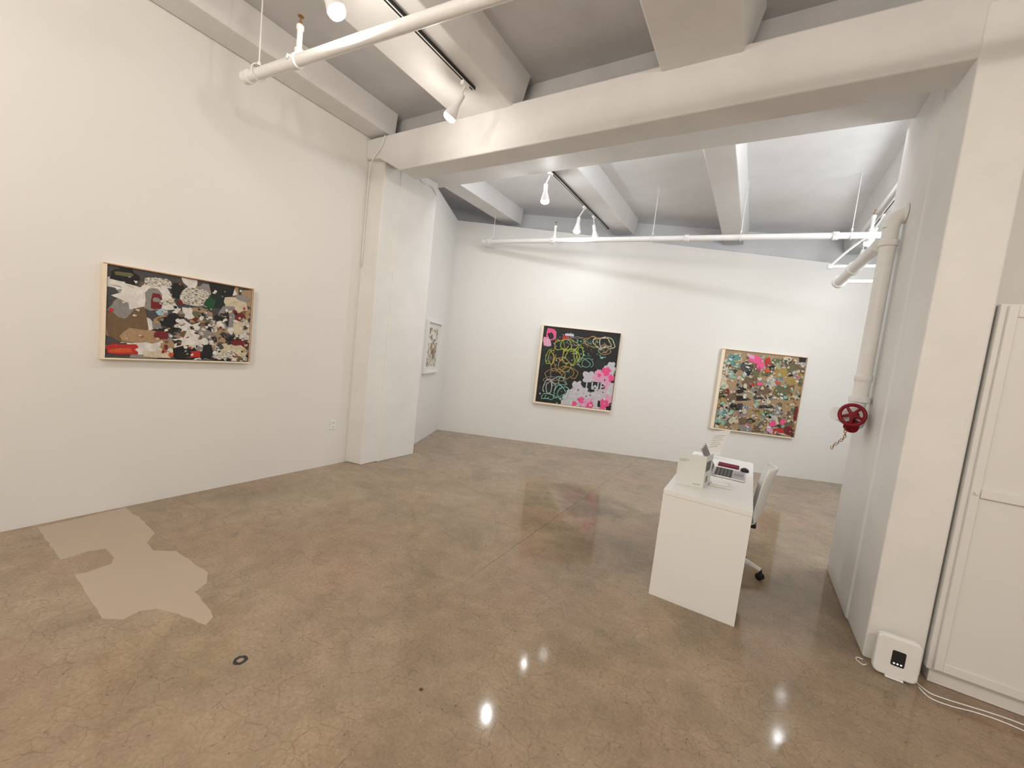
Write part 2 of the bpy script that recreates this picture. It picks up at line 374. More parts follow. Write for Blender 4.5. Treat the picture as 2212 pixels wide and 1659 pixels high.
def hang(name,O,Uv,Nv,w,h,depth,art,bg,frame_front,frame_side,label,ft=.011,lf=None,bf=None):
    """O lower corner on the wall, Uv along width, Nv outwards; lf/bf: width of the pale moulding on two sides"""
    O,Uv,Nv=V(O),V(Uv),V(Nv)
    base=O+Uv*w/2
    e=empty(name,base,label,"painting")
    lf=lf or ft;bf=bf or ft
    def MP(x,y,d): return O+Uv*x+Z*y+Nv*d
    vs=[];fs=[];mi=[]
    def bar(x0,y0,x1,y1,pale=False):
        o=len(vs)
        for d in (.0,depth):
            for x,y in ((x0,y0),(x1,y0),(x1,y1),(x0,y1)): vs.append(MP(x,y,d))
        for i,f_ in enumerate(BF): fs.append(tuple(q+o for q in f_));mi.append(1 if (i==1 and not pale) else 0)
    bar(0,0,w,bf,bf>ft);bar(0,h-ft,w,h);bar(0,bf,lf,h-ft,lf>ft);bar(w-ft,bf,w,h-ft)
    mesh("frame",vs,fs,[frame_side,frame_front],e,mi=mi)
    g=.004
    cw,ch=w-lf-ft-2*g,h-bf-ft-2*g;sx,sy=cw/art.w,ch/art.h;gx,gy=lf+g,bf+g
    cd=depth-.014
    vs=[MP(gx+x*sx,gy+y*sy,cd+d) for x,y,d in art.v];fs=list(art.f);mi=list(art.m)
    o=len(vs)
    for d in (.004,cd):
        for x,y in ((gx,gy),(gx+cw,gy),(gx+cw,gy+ch),(gx,gy+ch)): vs.append(MP(x,y,d))
    for f_ in BF: fs.append(tuple(q+o for q in f_));mi.append(KEYS.index(bg))
    mesh("canvas",vs,fs,MATS,e,mi=mi)
    return e
# --- collage on the left wall
a=Art(1.05,.71,11)
a.fill(70,['dgray','black','gray','tan','white','brown'],.22)
a.scrap(.12,.62,.30,.45,'brown',0);a.scrap(.22,.74,.30,.18,'tan',.05);a.scrap(.08,.45,.14,.22,'gray')
a.scrap(.10,.09,.19,.13,'black',.03);a.scrap(.09,.075,.12,.05,'olive',.03)
a.scrap(.25,.28,.36,.34,'white',.2,16,.4);a.scrap(.16,.30,.26,.24,'white',-.3,15,.4);a.scrap(.30,.10,.18,.12,'news',.05)
for i in range(18): a.scrap(a.r.uniform(.06,.40),a.r.uniform(.14,.44),a.r.uniform(.04,.14),a.r.uniform(.01,.03),a.r.choice(['gray','white','cream','white']),a.r.uniform(-1.2,1.2),6,.6)
a.scrap(.27,.30,.12,.30,'gray',.05);a.scrap(.29,.33,.08,.22,'dred',.03);a.scrap(.29,.31,.05,.06,'gray',.03);a.scrap(.33,.44,.08,.08,'sky',.4)
a.scrap(.43,.17,.11,.22,'black',.1);a.scrap(.55,.21,.22,.26,'news',-.05);a.scrap(.58,.13,.20,.06,'news',-.02);a.scrap(.72,.22,.16,.22,'dgreen',.2);a.scrap(.66,.27,.09,.18,'green',-.4)
a.scrap(.86,.25,.22,.24,'cream',.15,14,.4);a.scrap(.93,.14,.14,.10,'gray',-.1);a.scrap(.80,.42,.16,.34,'gray',-.05);a.scrap(.80,.42,.05,.28,'black',.1,12,.6)
a.scrap(.91,.40,.11,.14,'dred',.02);a.scrap(.93,.54,.15,.22,'cream',.1);a.scrap(.60,.44,.20,.12,'olive',-.2)
a.fill(60,['black','white','newsd','news','white','dgray','tan'],.09,(.40,.40,.78,.78),.5)
a.scrap(.53,.60,.20,.12,'white',.3,15,.5);a.scrap(.64,.66,.16,.16,'gray',-.4,13,.5);a.scrap(.50,.78,.20,.14,'white',.1,14,.5)
a.scrap(.36,.66,.20,.10,'black',.15,13,.5);a.scrap(.33,.72,.10,.12,'dred',.1);a.scrap(.90,.74,.20,.14,'dred',-.2);a.scrap(.86,.70,.16,.08,'black',.2,13,.5)
a.scrap(.10,.91,.24,.14,'red',.02);a.scrap(.09,.92,.15,.06,'orange',.08);a.scrap(.37,.93,.10,.08,'orange',-.3);a.scrap(.26,.88,.22,.16,'white',.2,14,.45);a.scrap(.30,.95,.2,.08,'cream',0)
a.scrap(.88,.86,.26,.20,'cream',-.1,15,.4);a.scrap(.80,.92,.2,.10,'news',.1);a.scrap(.63,.90,.16,.22,'black',.1,14,.5);a.scrap(.55,.93,.12,.10,'red',.1);a.scrap(.48,.93,.12,.1,'black',.1)
a.fill(100,['white','black','cream','news','newsd','gray','dred','white','brown'],.045,(.3,.3,1,1),.55);a.fill(50,['white','cream','gray','white'],.03,(.02,.02,1,1),.6);a.fill(8,['orange','red','gold'],.025)
hang("framed_collage_painting",(-4.188,.985,1.20),(0,1,0),(1,0,0),1.03,.71,.05,a,'dgray',M_oak,M_maple,"wide mixed-media paper collage in a slim pale wood frame",.008,.022,.012)
# --- dark painting with pink flowers
a=Art(1.33,1.35,5)
a.fill(60,['black','dgreen','black','dgreen','black'],.2)
a.fill(50,['green','teal','dgray','black','dgreen'],.05,(.0,.05,1,.6),.6)
a.scrap(.10,.10,.16,.18,'pink',.1);a.scrap(.06,.20,.12,.14,'lpink',.2);a.scrap(.10,.12,.08,.10,'black',.4);a.scrap(.35,.08,.14,.04,'pale',0);a.scrap(.30,.12,.10,.05,'red',.1)
a.fill(50,['mint','sky','pale','pink','lime','teal'],.022,(.05,.05,.7,.5),.6);a.fill(30,['teal','green','mint'],.035,(.45,.1,.9,.42),.6)
for (u,v,r_,c,k) in [(.55,.78,.13,'pale',6),(.70,.63,.14,'pale',7),(.86,.58,.15,'lpink',6),(.92,.78,.18,'pale',7),(.62,.90,.16,'pale',6),(.80,.92,.19,'pale',5),(.45,.92,.13,'pale',6),(.93,.45,.09,'pale',6),(.66,.95,.10,'lpink',5),(.88,.68,.08,'lpink',5),(.96,.86,.08,'lpink',5)]:
    a.flower(u,v,r_,c,k,a.r.uniform(0,3))
for (u,v,r_,c,k) in [(.88,.50,.07,'pink',6),(.96,.58,.05,'pink',5),(.60,.91,.05,'pink',5),(.90,.93,.08,'pink',6),(.73,.97,.06,'pink',5),(.52,.97,.04,'pink',5),(.80,.56,.03,'pink',5)]:
    a.flower(u,v,r_,c,k,a.r.uniform(0,3))
a.fill(60,['pale','pale','gray','lpink','white'],.03,(.45,.72,1,1),.6);a.fill(14,['dgreen','black'],.03,(.5,.6,.9,.9),.6)
a.scrap(.73,.70,.34,.10,'dgreen',.02,12,.2)
for st in ([(.60,.66),(.70,.66)],[(.65,.66),(.65,.75)],[(.72,.66),(.73,.75),(.76,.70),(.79,.75),(.80,.66)],[(.84,.66),(.84,.75),(.89,.75)],[(.84,.66),(.89,.66)],[(.84,.705),(.88,.705)]):
    a.stroke(st,.02,'pale')
a.scrap(.84,.93,.04,.10,'black',.1)
for (u,v,ru,rv,w_,c,t,ph,dr) in [(.25,.22,.10,.07,.010,'lime',2.3,0,.15),(.35,.35,.08,.10,.011,'lime',2.2,1,.10),(.22,.48,.09,.08,.010,'gold',2.4,2,.12),(.15,.62,.09,.07,.009,'tan',2.2,.4,.14),(.34,.58,.09,.07,.009,'gold',1.8,3,.1),(.76,.13,.10,.07,.011,'cream',2.1,.8,.10),(.88,.22,.07,.06,.010,'tan',1.9,2,-.1),(.60,.14,.08,.06,.009,'gold',1.7,1.5,.08),(.10,.40,.05,.09,.009,'lime',1.6,1,.06),(.13,.80,.05,.09,.011,'pale',1.7,2.2,.06),(.28,.84,.06,.08,.011,'mint',2.2,.6,.10),(.10,.92,.07,.04,.010,'mint',1.6,0,.1),(.22,.70,.08,.05,.009,'mint',1.6,1,.14),(.47,.30,.05,.10,.009,'lime',1.5,2,.06),(.18,.27,.05,.14,.009,'gold',1.2,1,.1),(.55,.42,.06,.05,.007,'mint',2,1,.1),(.4,.15,.1,.05,.007,'gray',2,1,.1),(.12,.7,.07,.05,.007,'gray',2,1,.2)]:
    a.loop(u,v,ru,rv,w_,c,t,ph,dr)
a.fill(14,['mint','pale'],.025,(0,.75,.35,1),.6)
def onback(u,z,n): p=B0+U*u-W*n;return (p.x,p.y,z)
hang("framed_floral_painting",onback(1.70,.725,.002),U,-W,1.37,1.38,.06,a,'black',M_oak,M_maple,"square dark green abstract painting with pink flowers and looping lines",.007,.040,.030)
# --- busy multicolour collage
a=Art(1.31,1.35,23)
a.fill(110,['tan','cream','olive','brown','black','gray','news','brown'],.15)
a.scrap(.12,.12,.20,.18,'teal');a.scrap(.13,.30,.12,.1,'mint');a.scrap(.08,.88,.16,.16,'mint');a.scrap(.12,.80,.1,.1,'teal');a.scrap(.28,.18,.14,.14,'dgray')
a.scrap(.72,.20,.20,.16,'gold',.2);a.scrap(.86,.14,.16,.12,'olive',.1);a.scrap(.86,.30,.10,.12,'gold')
a.fill(330,['white','cream','black','news','newsd','tan','gray','brown','cream','news','newsv','mint','olive','dgray','gold','white'],.055,(0,.03,1,1),.45)
a.fill(34,['red','dred','pink','orange','teal','teal'],.03,(0,.05,1,1),.55)
a.scrap(.38,.08,.20,.11,'pink');a.scrap(.46,.16,.12,.10,'pink',.6);a.scrap(.54,.10,.08,.12,'red');a.scrap(.33,.05,.10,.05,'lpink');a.scrap(.55,.20,.08,.05,'orange')
a.scrap(.48,.38,.08,.04,'pink');a.scrap(.40,.40,.06,.04,'red');a.scrap(.50,.56,.14,.04,'newsd',.1);a.scrap(.10,.52,.06,.08,'dred');a.scrap(.70,.34,.08,.04,'orange')
a.scrap(.72,.86,.10,.08,'pink');a.scrap(.80,.94,.16,.07,'red',.2);a.scrap(.70,.95,.10,.06,'lpink');a.scrap(.93,.93,.12,.12,'dred',.0);a.scrap(.84,.82,.06,.08,'pink');a.scrap(.98,.70,.04,.2,'dred',0)
a.scrap(.28,.70,.10,.10,'newsd',.0);a.scrap(.60,.66,.2,.05,'newsd',.1);a.scrap(.35,.87,.10,.10,'brown',.1)
a.fill(200,['white','news','black','cream','newsd','gray','tan','mint'],.028,(0,.06,1,1),.45)
hang("framed_collage_painting",onback(4.755,.665,.002),U,-W,1.35,1.365,.06,a,'tan',M_oak,M_maple,"square multicolour paper collage with pink and mint scraps",.010,.050,.020)
# --- small framed work behind the column
e_o=B0-W*1.19;a=Art(.5,.62,8)
a.fill(60,['cream','tan','gray','cream','white','newsv'],.2);a.fill(26,['orange','olive','gray','brown','sky','gray'],.05,(.05,.05,.95,.95),.6);a.fill(30,['cream','white','tan'],.10)
for i in range(7): a.loop(a.r.uniform(.2,.8),a.r.uniform(.2,.8),.12,.1,.010,a.r.choice(['brown','gray','tan']),1.5,i,.1)
e3=empty("framed_print",(e_o+W*.36+Z*1.10),"white box-framed small abstract print beside the column","picture")
def MP3(x,y,d): return e_o+U*.002+W*x+Z*(1.10+y)+U*d
vs=[];fs=[]
w3,h3,t3,d3=.71,.83,.03,.045
for (x0,y0,x1,y1) in ((0,0,w3,t3),(0,h3-t3,w3,h3),(0,t3,t3,h3-t3),(w3-t3,t3,w3,h3-t3)):
    o=len(vs)
    for d in (0,d3):
        for x,y in ((x0,y0),(x1,y0),(x1,y1),(x0,y1)): vs.append(MP3(x,y,d))
    fs+=[tuple(q+o for q in f_) for f_ in BF]
mesh("frame",vs,fs,M_white,e3)
vs=[]
for d in (.004,.012):
    for x,y in ((t3,t3),(w3-t3,t3),(w3-t3,h3-t3),(t3,h3-t3)): vs.append(MP3(x,y,d))
mesh("mount_board",vs,BF,M_paper,e3)
mesh("print",[MP3(.105+x,.105+y,.0125+d) for x,y,d in a.v],a.f,MATS,e3,mi=a.m)
# ------------------------------------------------------------ outlets
def outlet(O,Uv,Nv,label):
    O,Uv,Nv=V(O),V(Uv),V(Nv);e=empty("wall_outlet",O,label,"outlet")
    obox("cover_plate",O-Uv*.036-Z*.058,Uv*.072,Nv*.006,Z*.116,M_plastic,e,bevel=.002)
    for k in (-.026,.026):
        obox("socket",O-Uv*.017+Z*(k-.014)+Nv*.006,Uv*.034,Nv*.003,Z*.028,M_paper,e,bevel=.001)
        for q in (-.007,.006):
            obox("slot",O+Uv*(q-.001)+Z*(k-.005)+Nv*.009,Uv*.002,Nv*.0006,Z*.01,M_black,e)
outlet((-4.189,3.0,.49),(0,1,0),(1,0,0),"white duplex wall outlet low on the wall by the column")
p=B0-W*.50;outlet((p.x+.001,p.y,.52),W,U,"white duplex wall outlet near the room corner")
# ------------------------------------------------------------ pipes
def pipeline(name,a,b,r,label,couplings,rods,heads):
    a,b=V(a),V(b);d=(b-a).normalized()
    e=empty(name,a,label,"pipe")
    cyl("pipe",a,b,r,M_pipe,e,seg=24)
    lathe("end_cap",a-d*.02,d,[(r*.9,0),(r*1.25,.004),(r*1.25,.06),(r,.065)],M_pipe,e)
    def at(x): t=(x-a.x)/(b.x-a.x);return a+(b-a)*t
    for x in couplings:
        p=at(x);parts=[lathe_data(p-d*.035,d,[(r*1.02,0),(r*1.3,.006),(r*1.3,.064),(r*1.02,.07)],20)]
        for s_ in (-1,1):
            parts.append(lathe_data(p+V((0,s_*r*1.45,-.015)),(0,0,1),[(.008,0),(.008,.03)],8));parts.append(bd((p.x-.02,p.y+s_*r*1.2-.012,p.z-.008),(p.x+.02,p.y+s_*r*1.2+.012,p.z+.008)))
        multi("coupling",parts,M_pipe,e)
    for x in rods:
        p=at(x);ring=[(p.x,p.y+r*1.35*math.cos(t),p.z+.01+r*1.5*math.sin(t)) for t in [i*math.pi/6 for i in range(12)]]
        multi("hanger_rod",[tube(None,ring,.004,None,seg=6,closed=True,cr=3),lathe_data((p.x,p.y,p.z+r*1.5),(0,0,1),[(.005,0),(.005,ZC-p.z-r*1.5)],8),lathe_data((p.x,p.y,p.z+r*1.5),(0,0,1),[(.011,0),(.011,.025)],8)],M_pipe,e)
    for x in heads:
        p=at(x)
        multi("sprinkler_riser",[lathe_data(p+V((0,0,r*.6)),(0,0,1),[(.028,0),(.028,.05),(.018,.055),(.018,.17),(.024,.175),(.024,.20),(.014,.21)],14)],M_pipe,e)
        q=p+V((0,0,r*.6+.21))
        multi("sprinkler_head",[lathe_data(q,(0,0,1),[(.009,0),(.011,.02),(.004,.024),(.004,.045),(.02,.048),(.02,.051)],12)],M_brass,e)
    return e
pipeline("sprinkler_pipe",(-3.52,1.58,3.4),(2.2,2.05,3.4),.037,"white sprinkler pipe hung from the ceiling beside the lit track",[-2.97],[-3.38,1.2],[-2.94])
e=pipeline("sprinkler_pipe",(-4.25,5.69,3.4),(1.9,6.29,3.4),.038,"long white sprinkler pipe spanning the room before the paintings",[-4.15,-3.0,-1.05,.6],[-4.08,-1.5,-.4,.75],[-2.98,.93])
tube("drop_tube",[(.62,6.45,3.10),(1.0,6.48,3.11),(1.5,6.52,3.11)],.018,M_pipe,e)
tube("drop_tube",[(.62,6.45,3.10),(.75,6.35,3.25),(.90,6.2,3.39)],.014,M_pipe,e)
tube("drop_tube",[(.80,6.47,2.92),(1.1,6.5,2.93),(1.5,6.5,2.93)],.022,M_pipe,e)
tube("drop_tube",[(1.3,6.5,2.9),(1.3,6.4,3.2),(1.3,6.23,3.4)],.015,M_pipe,e)
lathe("elbow",(.62,6.45,3.075),(0,0,1),[(.026,0),(.026,.05)],M_pipe,e);lathe("elbow",(.80,6.47,2.90),(0,0,1),[(.03,0),(.03,.05)],M_pipe,e)
# riser with valve on right column
RX,RY=.705,3.97
e=empty("standpipe",(RX,RY,1.2),"white vertical standpipe with red handwheel valve on the column","pipe")
tube("riser_pipe",[(RX,RY,1.52),(RX,RY,2.0),(RX,RY,2.70),(RX,RY,2.80),(RX+.012,RY,2.86),(RX+.04,RY,2.895),(.773,RY,2.90)],.048,M_pipe,e,seg=24,cr=8)
for z_,rr in ((1.50,.066),(2.66,.058),(1.66,.054)):
    lathe("pipe_collar",(RX,RY,z_),(0,0,1),[(.048,0),(rr,.008),(rr,.045),(.049,.055)],M_pipe,e,seg=24)
lathe("wall_flange",(.752,RY,2.90),(1,0,0),[(.055,0),(.07,.004),(.07,.02)],M_pipe,e,seg=24)
multi("valve_body",[lathe_data((RX-.01,RY,1.30),(0,0,1),[(.035,0),(.058,.02),(.068,.06),(.068,.12),(.052,.16),(.052,.21)],24),lathe_data((RX-.01,RY,1.40),(-.85,-.5,0),[(.045,0),(.045,.06),(.07,.065),(.07,.085),(.045,.09),(.04,.13),(.052,.135),(.052,.15)],24)],M_pipe,e)
wc=V((RX-.05,RY-.14,1.41));wd=V((-.35,-1,.05)).normalized();wu,ww,_=basis(wd)
multi("valve_stem",[lathe_data(wc-wd*.14,wd,[(.03,0),(.03,.08),(.012,.085),(.012,.16)],14)],M_red,e)
parts=[tube(None,[wc+(wu*math.cos(t)+ww*math.sin(t))*.074 for t in [i*math.pi/8 for i in range(16)]],.013,None,seg=10,closed=True,cr=3),lathe_data(wc-wd*.012,wd,[(.024,0),(.024,.024)],14)]
for i in range(5):
    t=i*2*math.pi/5+.3;q=(wu*math.cos(t)+ww*math.sin(t));parts.append(lathe_data(wc,q,[(.012,.0),(.010,.072)],8))
multi("handwheel",parts,M_red,e)
multi("valve_cap",[lathe_data((RX-.02,RY-.05,1.34),(-.3,-.7,-.45),[(.042,0),(.046,.03),(.046,.055),(.03,.06)],18)],M_red,e)
ch=[];c0=V((RX-.075,RY-.12,1.295))
for i in range(10):
    q=c0+V((-.004*i+.02*math.sin(i*.5),0,-.017*i));ch.append(tube(None,[q+V(((.007 if i%2 else 0)*math.cos(t),(.0 if i%2 else .007)*math.cos(t),.012*math.sin(t))) for t in [k*math.pi/4 for k in range(8)]],.0025,None,seg=5,closed=True,cr=2))
multi("chain",ch,M_brass,e)
e=empty("branch_pipe",(.66,4.1,2.7),"thick white branch pipe running away from the standpipe","pipe")
cyl("pipe",(.67,4.05,2.70),(.66,5.72,2.76),.047,M_pipe,e,seg=24)
lathe("end_cap",(.66,5.66,2.76),(0,1,0),[(.052,0),(.066,.004),(.066,.07),(.05,.08)],M_pipe,e)
lathe("coupling",(.665,4.9,2.73),(0,1,0),[(.049,0),(.062,.004),(.062,.07),(.049,.08)],M_pipe,e)
# ------------------------------------------------------------ track lighting
WARM=(1,.915,.81);COOL=(.95,.985,1)
def track(x,ya,yb,z,label):
    e=empty("light_track",(x,(ya+yb)/2,z),label,"light track")
    box("rail",(x-.018,ya,z-.02),(x+.018,yb,z+.012),M_white,e,bevel=.002)
    box("slot",(x-.007,ya+.02,z-.0215),(x+.007,yb-.02,z-.0195),M_black,e)
    box("side_strip",(x+.018,ya+.005,z-.02),(x+.0205,yb-.005,z+.008),M_black,e)
def head(tx,ty,tz,hx,hy,hz,d,label,cool,power,size=125,spill=8):
    d=V(d).normalized();hp=V((hx,hy,hz));e=empty("track_spotlight",(tx,ty,tz),label,"spotlight",)
    box("track_adapter",(tx-.016,ty-.04,tz-.055),(tx+.016,ty+.04,tz-.021),M_white,e,bevel=.003)
    back=hp-d*.10
    multi("stem",[lathe_data((tx,ty,tz-.05),back+V((0,0,.02))-V((tx,ty,tz-.05)),[(.009,0),(.009,(back+V((0,0,.02))-V((tx,ty,tz-.05))).length)],10),lathe_data(back-V((.02,0,0)),(1,0,0),[(.014,0),(.014,.04)],12)],M_white,e)
    lathe("lamp_housing",back-d*.02,d,[(.018,0),(.026,.01),(.026,.09),(.030,.10),(.050,.165),(.056,.19)],M_plastic,e,seg=24)
    lathe("bulb",back+d*.165,d,[(.050,0),(.053,.02),(.045,.035),(.025,.045),(.004,.048)],M_bulbc if cool else M_bulb,e,seg=24)
    lp=back+d*.245
    spot(lp,lp+d,power,cool,size)
    if spill: pt(lp,spill,cool,.02)
def spot(p,aim,power,cool,size=125,rad=.02,blend=1):
    l=bpy.data.lights.new("spot","SPOT");l.energy=power;l.spot_size=math.radians(size);l.spot_blend=blend;l.shadow_soft_size=rad
    l.color=COOL if cool else WARM
    o=bpy.data.objects.new("spot_lamp_light",l);o.location=p;o.rotation_euler=(V(aim)-V(p)).to_track_quat('-Z','Y').to_euler();COL.objects.link(o)
def pt(p,power,cool,rad=.12):  # used for bulb spill at the heads and for added fills
    l=bpy.data.lights.new("pt","POINT");l.energy=power;l.shadow_soft_size=rad;l.color=COOL if cool else WARM
    o=bpy.data.objects.new("lamp_and_fill_light",l);o.location=p;COL.objects.link(o)
def strip(p,aim,sx,sy,power,cool):  # added area fill, no visible fitting
    l=bpy.data.lights.new("strip","AREA");l.shape='RECTANGLE';l.size=sx;l.size_y=sy;l.energy=power;l.color=COOL if cool else WARM
    o=bpy.data.objects.new("strip_fill_light",l);o.location=p;o.rotation_euler=V(aim).to_track_quat('-Z','Y').to_euler();COL.objects.link(o)
track(-2.38,-2.5,2.82,3.79,"white ceiling light track under the beam by the long wall")
track(-2.46,4.35,6.75,3.84,"white ceiling light track under the beam past the girder")
track(1.10,4.6,8.0,3.83,"white ceiling light track above the standpipe side")
head(-2.38,2.70,3.79,-2.43,2.66,3.555,(-.55,-.05,-.8),"lit white track spotlight aimed at the side wall",False,17,130,7)
head(-2.38,1.55,3.79,-2.45,1.52,3.56,(.35,.35,-.8),"lit white track spotlight above the sprinkler pipe",False,17,130,9)
head(-2.46,4.50,3.84,-2.50,4.50,3.56,(-.05,.2,-.9),"lit white track spotlight near the girder",True,40,168,9)
head(-2.46,5.65,3.84,-2.52,5.62,3.54,(-.12,.15,-.9),"lit white track spotlight above the sprinkler pipe coupling",True,8,165,2)
head(-2.46,6.05,3.84,-2.40,6.02,3.55,(.10,.35,-.85),"lit white track spotlight washing the dark floral painting",True,3.5,160,1)
head(1.10,6.75,3.83,1.02,6.70,3.52,(-.2,.1,-.9),"lit white track spotlight beside the thin drop tubes",True,12,165,3)
head(1.10,7.75,3.83,1.09,7.72,3.52,(-.1,.1,-.9),"lit white track spotlight at the end of its track",True,2.5,150,.8)
# first lamp matches the pipe's wall shadow; the rest are added unseen fills
pt((1.6,-.5,3.3),94,False,.06)
pt((-.6,-2.2,3.0),92,False,.2)  # added fill behind the viewpoint, evens the front room
pt((-2.3,-.7,3.35),60,False,.14)  # added fill, brightens the right column's inner face
pt((1.9,5.4,2.9),86,True,.3)  # added back-room fill, hidden behind the right column
strip((-2.9,4.36,3.88),(0,1,-.95),1.6,.14,9,True)  # added fill strips hidden behind the girder, evening the back wall
strip((-1.2,4.36,3.88),(0,1,-.95),1.6,.14,10,True)
strip((.2,4.36,3.88),(-.3,1,-.95),1.2,.14,10,True)
# ------------------------------------------------------------ desk
e=empty("desk",(-.155,3.76,0),"plain white panel desk with solid end panels","desk")
box("desktop",(-.425,2.925,.733),(.112,4.60,.768),M_white,e,bevel=.002)
box("end_panel",(-.425,2.927,0),(.112,2.962,.732),M_white,e,bevel=.0015)
box("end_panel",(-.425,4.563,0),(.112,4.598,.732),M_white,e,bevel=.0015)
box("modesty_panel",(-.40,2.963,.25),(-.38,4.562,.732),M_white,e,bevel=.0015)
DZ=.7685
e=empty("standing_book",(-.27,3.2,DZ),"pale hardcover book standing upright and slightly open on the desk","book")
def slab(name,p0,p1,th,z0,z1,mat,par,**k):
    p0,p1=V((p0[0],p0[1],0)),V((p1[0],p1[1],0));d=(p1-p0);nn=V((-d.y,d.x,0)).normalized()*th
    return obox(name,p0+Z*z0,d,nn,Z*(z1-z0),mat,par,**k)
slab("front_cover",(-.385,3.13),(-.205,3.185),.004,DZ,DZ+.235,M_book,e,bevel=.001)
slab("page_block",(-.382,3.136),(-.212,3.192),.022,DZ+.004,DZ+.230,M_paper,e)
slab("back_cover",(-.205,3.186),(-.175,3.36),.004,DZ,DZ+.235,M_book,e,bevel=.001)
slab("cover_picture",(-.2025,3.20),(-.1835,3.31),-.0012,DZ+.12,DZ+.19,M_ink,e)
slab("cover_picture",(-.1985,3.225),(-.1905,3.275),-.002,DZ+.035,DZ+.08,M_grey,e)
for i,(zz,l) in enumerate(((.19,.35),(.178,.25))):
    slab("cover_lettering",(-.375,3.1315),(-.375+.18*l,3.1315+.055*l),-.0006,DZ+zz,DZ+zz+.004,M_ink2,e)
slab("cover_lettering",(-.385+.18*.62,3.1295+.055*.62),(-.385+.18*.9,3.1295+.055*.9),-.0006,DZ+.02,DZ+.026,M_ink2,e)
e=empty("laptop",(-.06,3.85,DZ),"open grey laptop with black keys on the desk","laptop")
box("keyboard_base",(-.185,3.66,DZ+.001),(.05,4.00,DZ+.014),M_alu,e,bevel=.004)
parts=[]
for i in range(5):
    for j in range(14):
        parts.append(bd((-.170+i*.026,3.675+j*.0225,DZ+.014),(-.170+i*.026+.0235,3.675+j*.0225+.020,DZ+.0155)))
kb=multi("keyboard_keys",parts,M_black,e,smooth=False);kb["kind"]="stuff"
box("trackpad",(-.030,3.78,DZ+.014),(.04,3.88,DZ+.0146),M_grey,e)
dd=V((-.10,0,.19));nn=V((.19,0,.10)).normalized()
obox("screen_lid",V((-.187,3.66,DZ+.014)),dd,V((0,.34,0)),-nn*.008,M_alu,e,bevel=.002)
obox("screen_display",V((-.187,3.67,DZ+.014))+dd*.05+nn*.0003,dd*.9,V((0,.32,0)),nn*.0008,M_dark,e)
e=empty("booklet",(-.10,3.38,DZ),"white booklet lying on the desk","booklet")
slab("pages",(-.17,3.32),(-.02,3.345),.17,DZ+.001,DZ+.012,M_paper,e)
e=empty("booklet",(-.12,3.36,DZ+.013),"small white booklet lying on a larger one","booklet")
slab("pages",(-.16,3.335),(-.05,3.36),.12,DZ+.0125,DZ+.026,M_white,e,bevel=.001)
nb=box("notebook",(-.17,4.12,DZ+.0005),(.00,4.26,DZ+.012),M_burg,bevel=.004);tag(nb,"burgundy cloth notebook lying behind the laptop","notebook")
ms=lathe("computer_mouse",(.045,4.09,DZ+.0005),(0,0,1),[(.03,0),(.035,.008),(.03,.022),(.016,.032),(.003,.035)],M_black);tag(ms,"black computer mouse beside the laptop","mouse")
e=empty("info_card",(-.27,4.45,DZ),"white printed card leaning in a clear stand","card")
O=V((-.33,4.42,DZ+.035));dx=V((.15,.03,0.04));dz=V((.06,.07,.22))
obox("card",O,dx,V((0,.003,0)),dz,M_paper,e)
obox("stand",O+V((0,.004,-.035)),dx,V((0,.05,0)),V((0,0,.03)),M_plastic,e)
for i in range(6):
    t=.25+.1*i;obox("printed_line",O+dz*t+dx*.2-V((0,.0012,0)),dx*(.6 if i%2 else .5),V((0,.0008,0)),dz*.02,M_ink2,e)
t_=lathe("tape_roll",(-.33,4.2,DZ+.0005),(0,0,1),[(.04,0),(.04,.05),(.02,.05)],M_paper);tag(t_,"white roll standing on the desk behind the book","tape")
# ------------------------------------------------------------ chair
CX,CY=-.01,3.82
e=empty("desk_chair",(CX,CY,0),"white plastic swivel chair with dark casters tucked at the desk","chair")
prof=[(-.235,.455,.40),(-.20,.468,.42),(-.10,.458,.44),(.02,.45,.45),(.12,.452,.45),(.18,.475,.44),(.212,.53,.42),(.225,.62,.42),(.235,.72,.43),(.25,.82,.42),(.27,.895,.36),(.275,.915,.28)]
vs=[];fs=[];nx=9
for i,(x,z,w) in enumerate(prof):
    for j in range(nx):
        t=j/(nx-1)*2-1
        up=.02*abs(t)**3 if i<5 else 0;fw=-.07*t*t if i>5 else 0
        vs.append((CX+x+fw,CY+t*w/2,z+up))
for i in range(len(prof)-1):
    for j in range(nx-1):
        a_=i*nx+j;fs.append((a_,a_+1,a_+nx+1,a_+nx))
mesh("seat_shell",vs,fs,M_plastic,e,smooth=True,solid=.014,subsurf=2)
box("seat_mechanism",(CX-.10,CY-.09,.405),(CX+.19,CY+.09,.44),M_black,e,bevel=.01)
cyl("gas_column",(CX,CY,.12),(CX,CY,.41),.022,M_plastic,e)
cyl("height_lever",(CX+.05,CY-.08,.415),(CX+.12,CY-.23,.41),.006,M_black,e)
multi("base_hub",[lathe_data((CX,CY,.09),(0,0,1),[(.045,0),(.045,.05),(.03,.07)],20)],M_plastic,e)
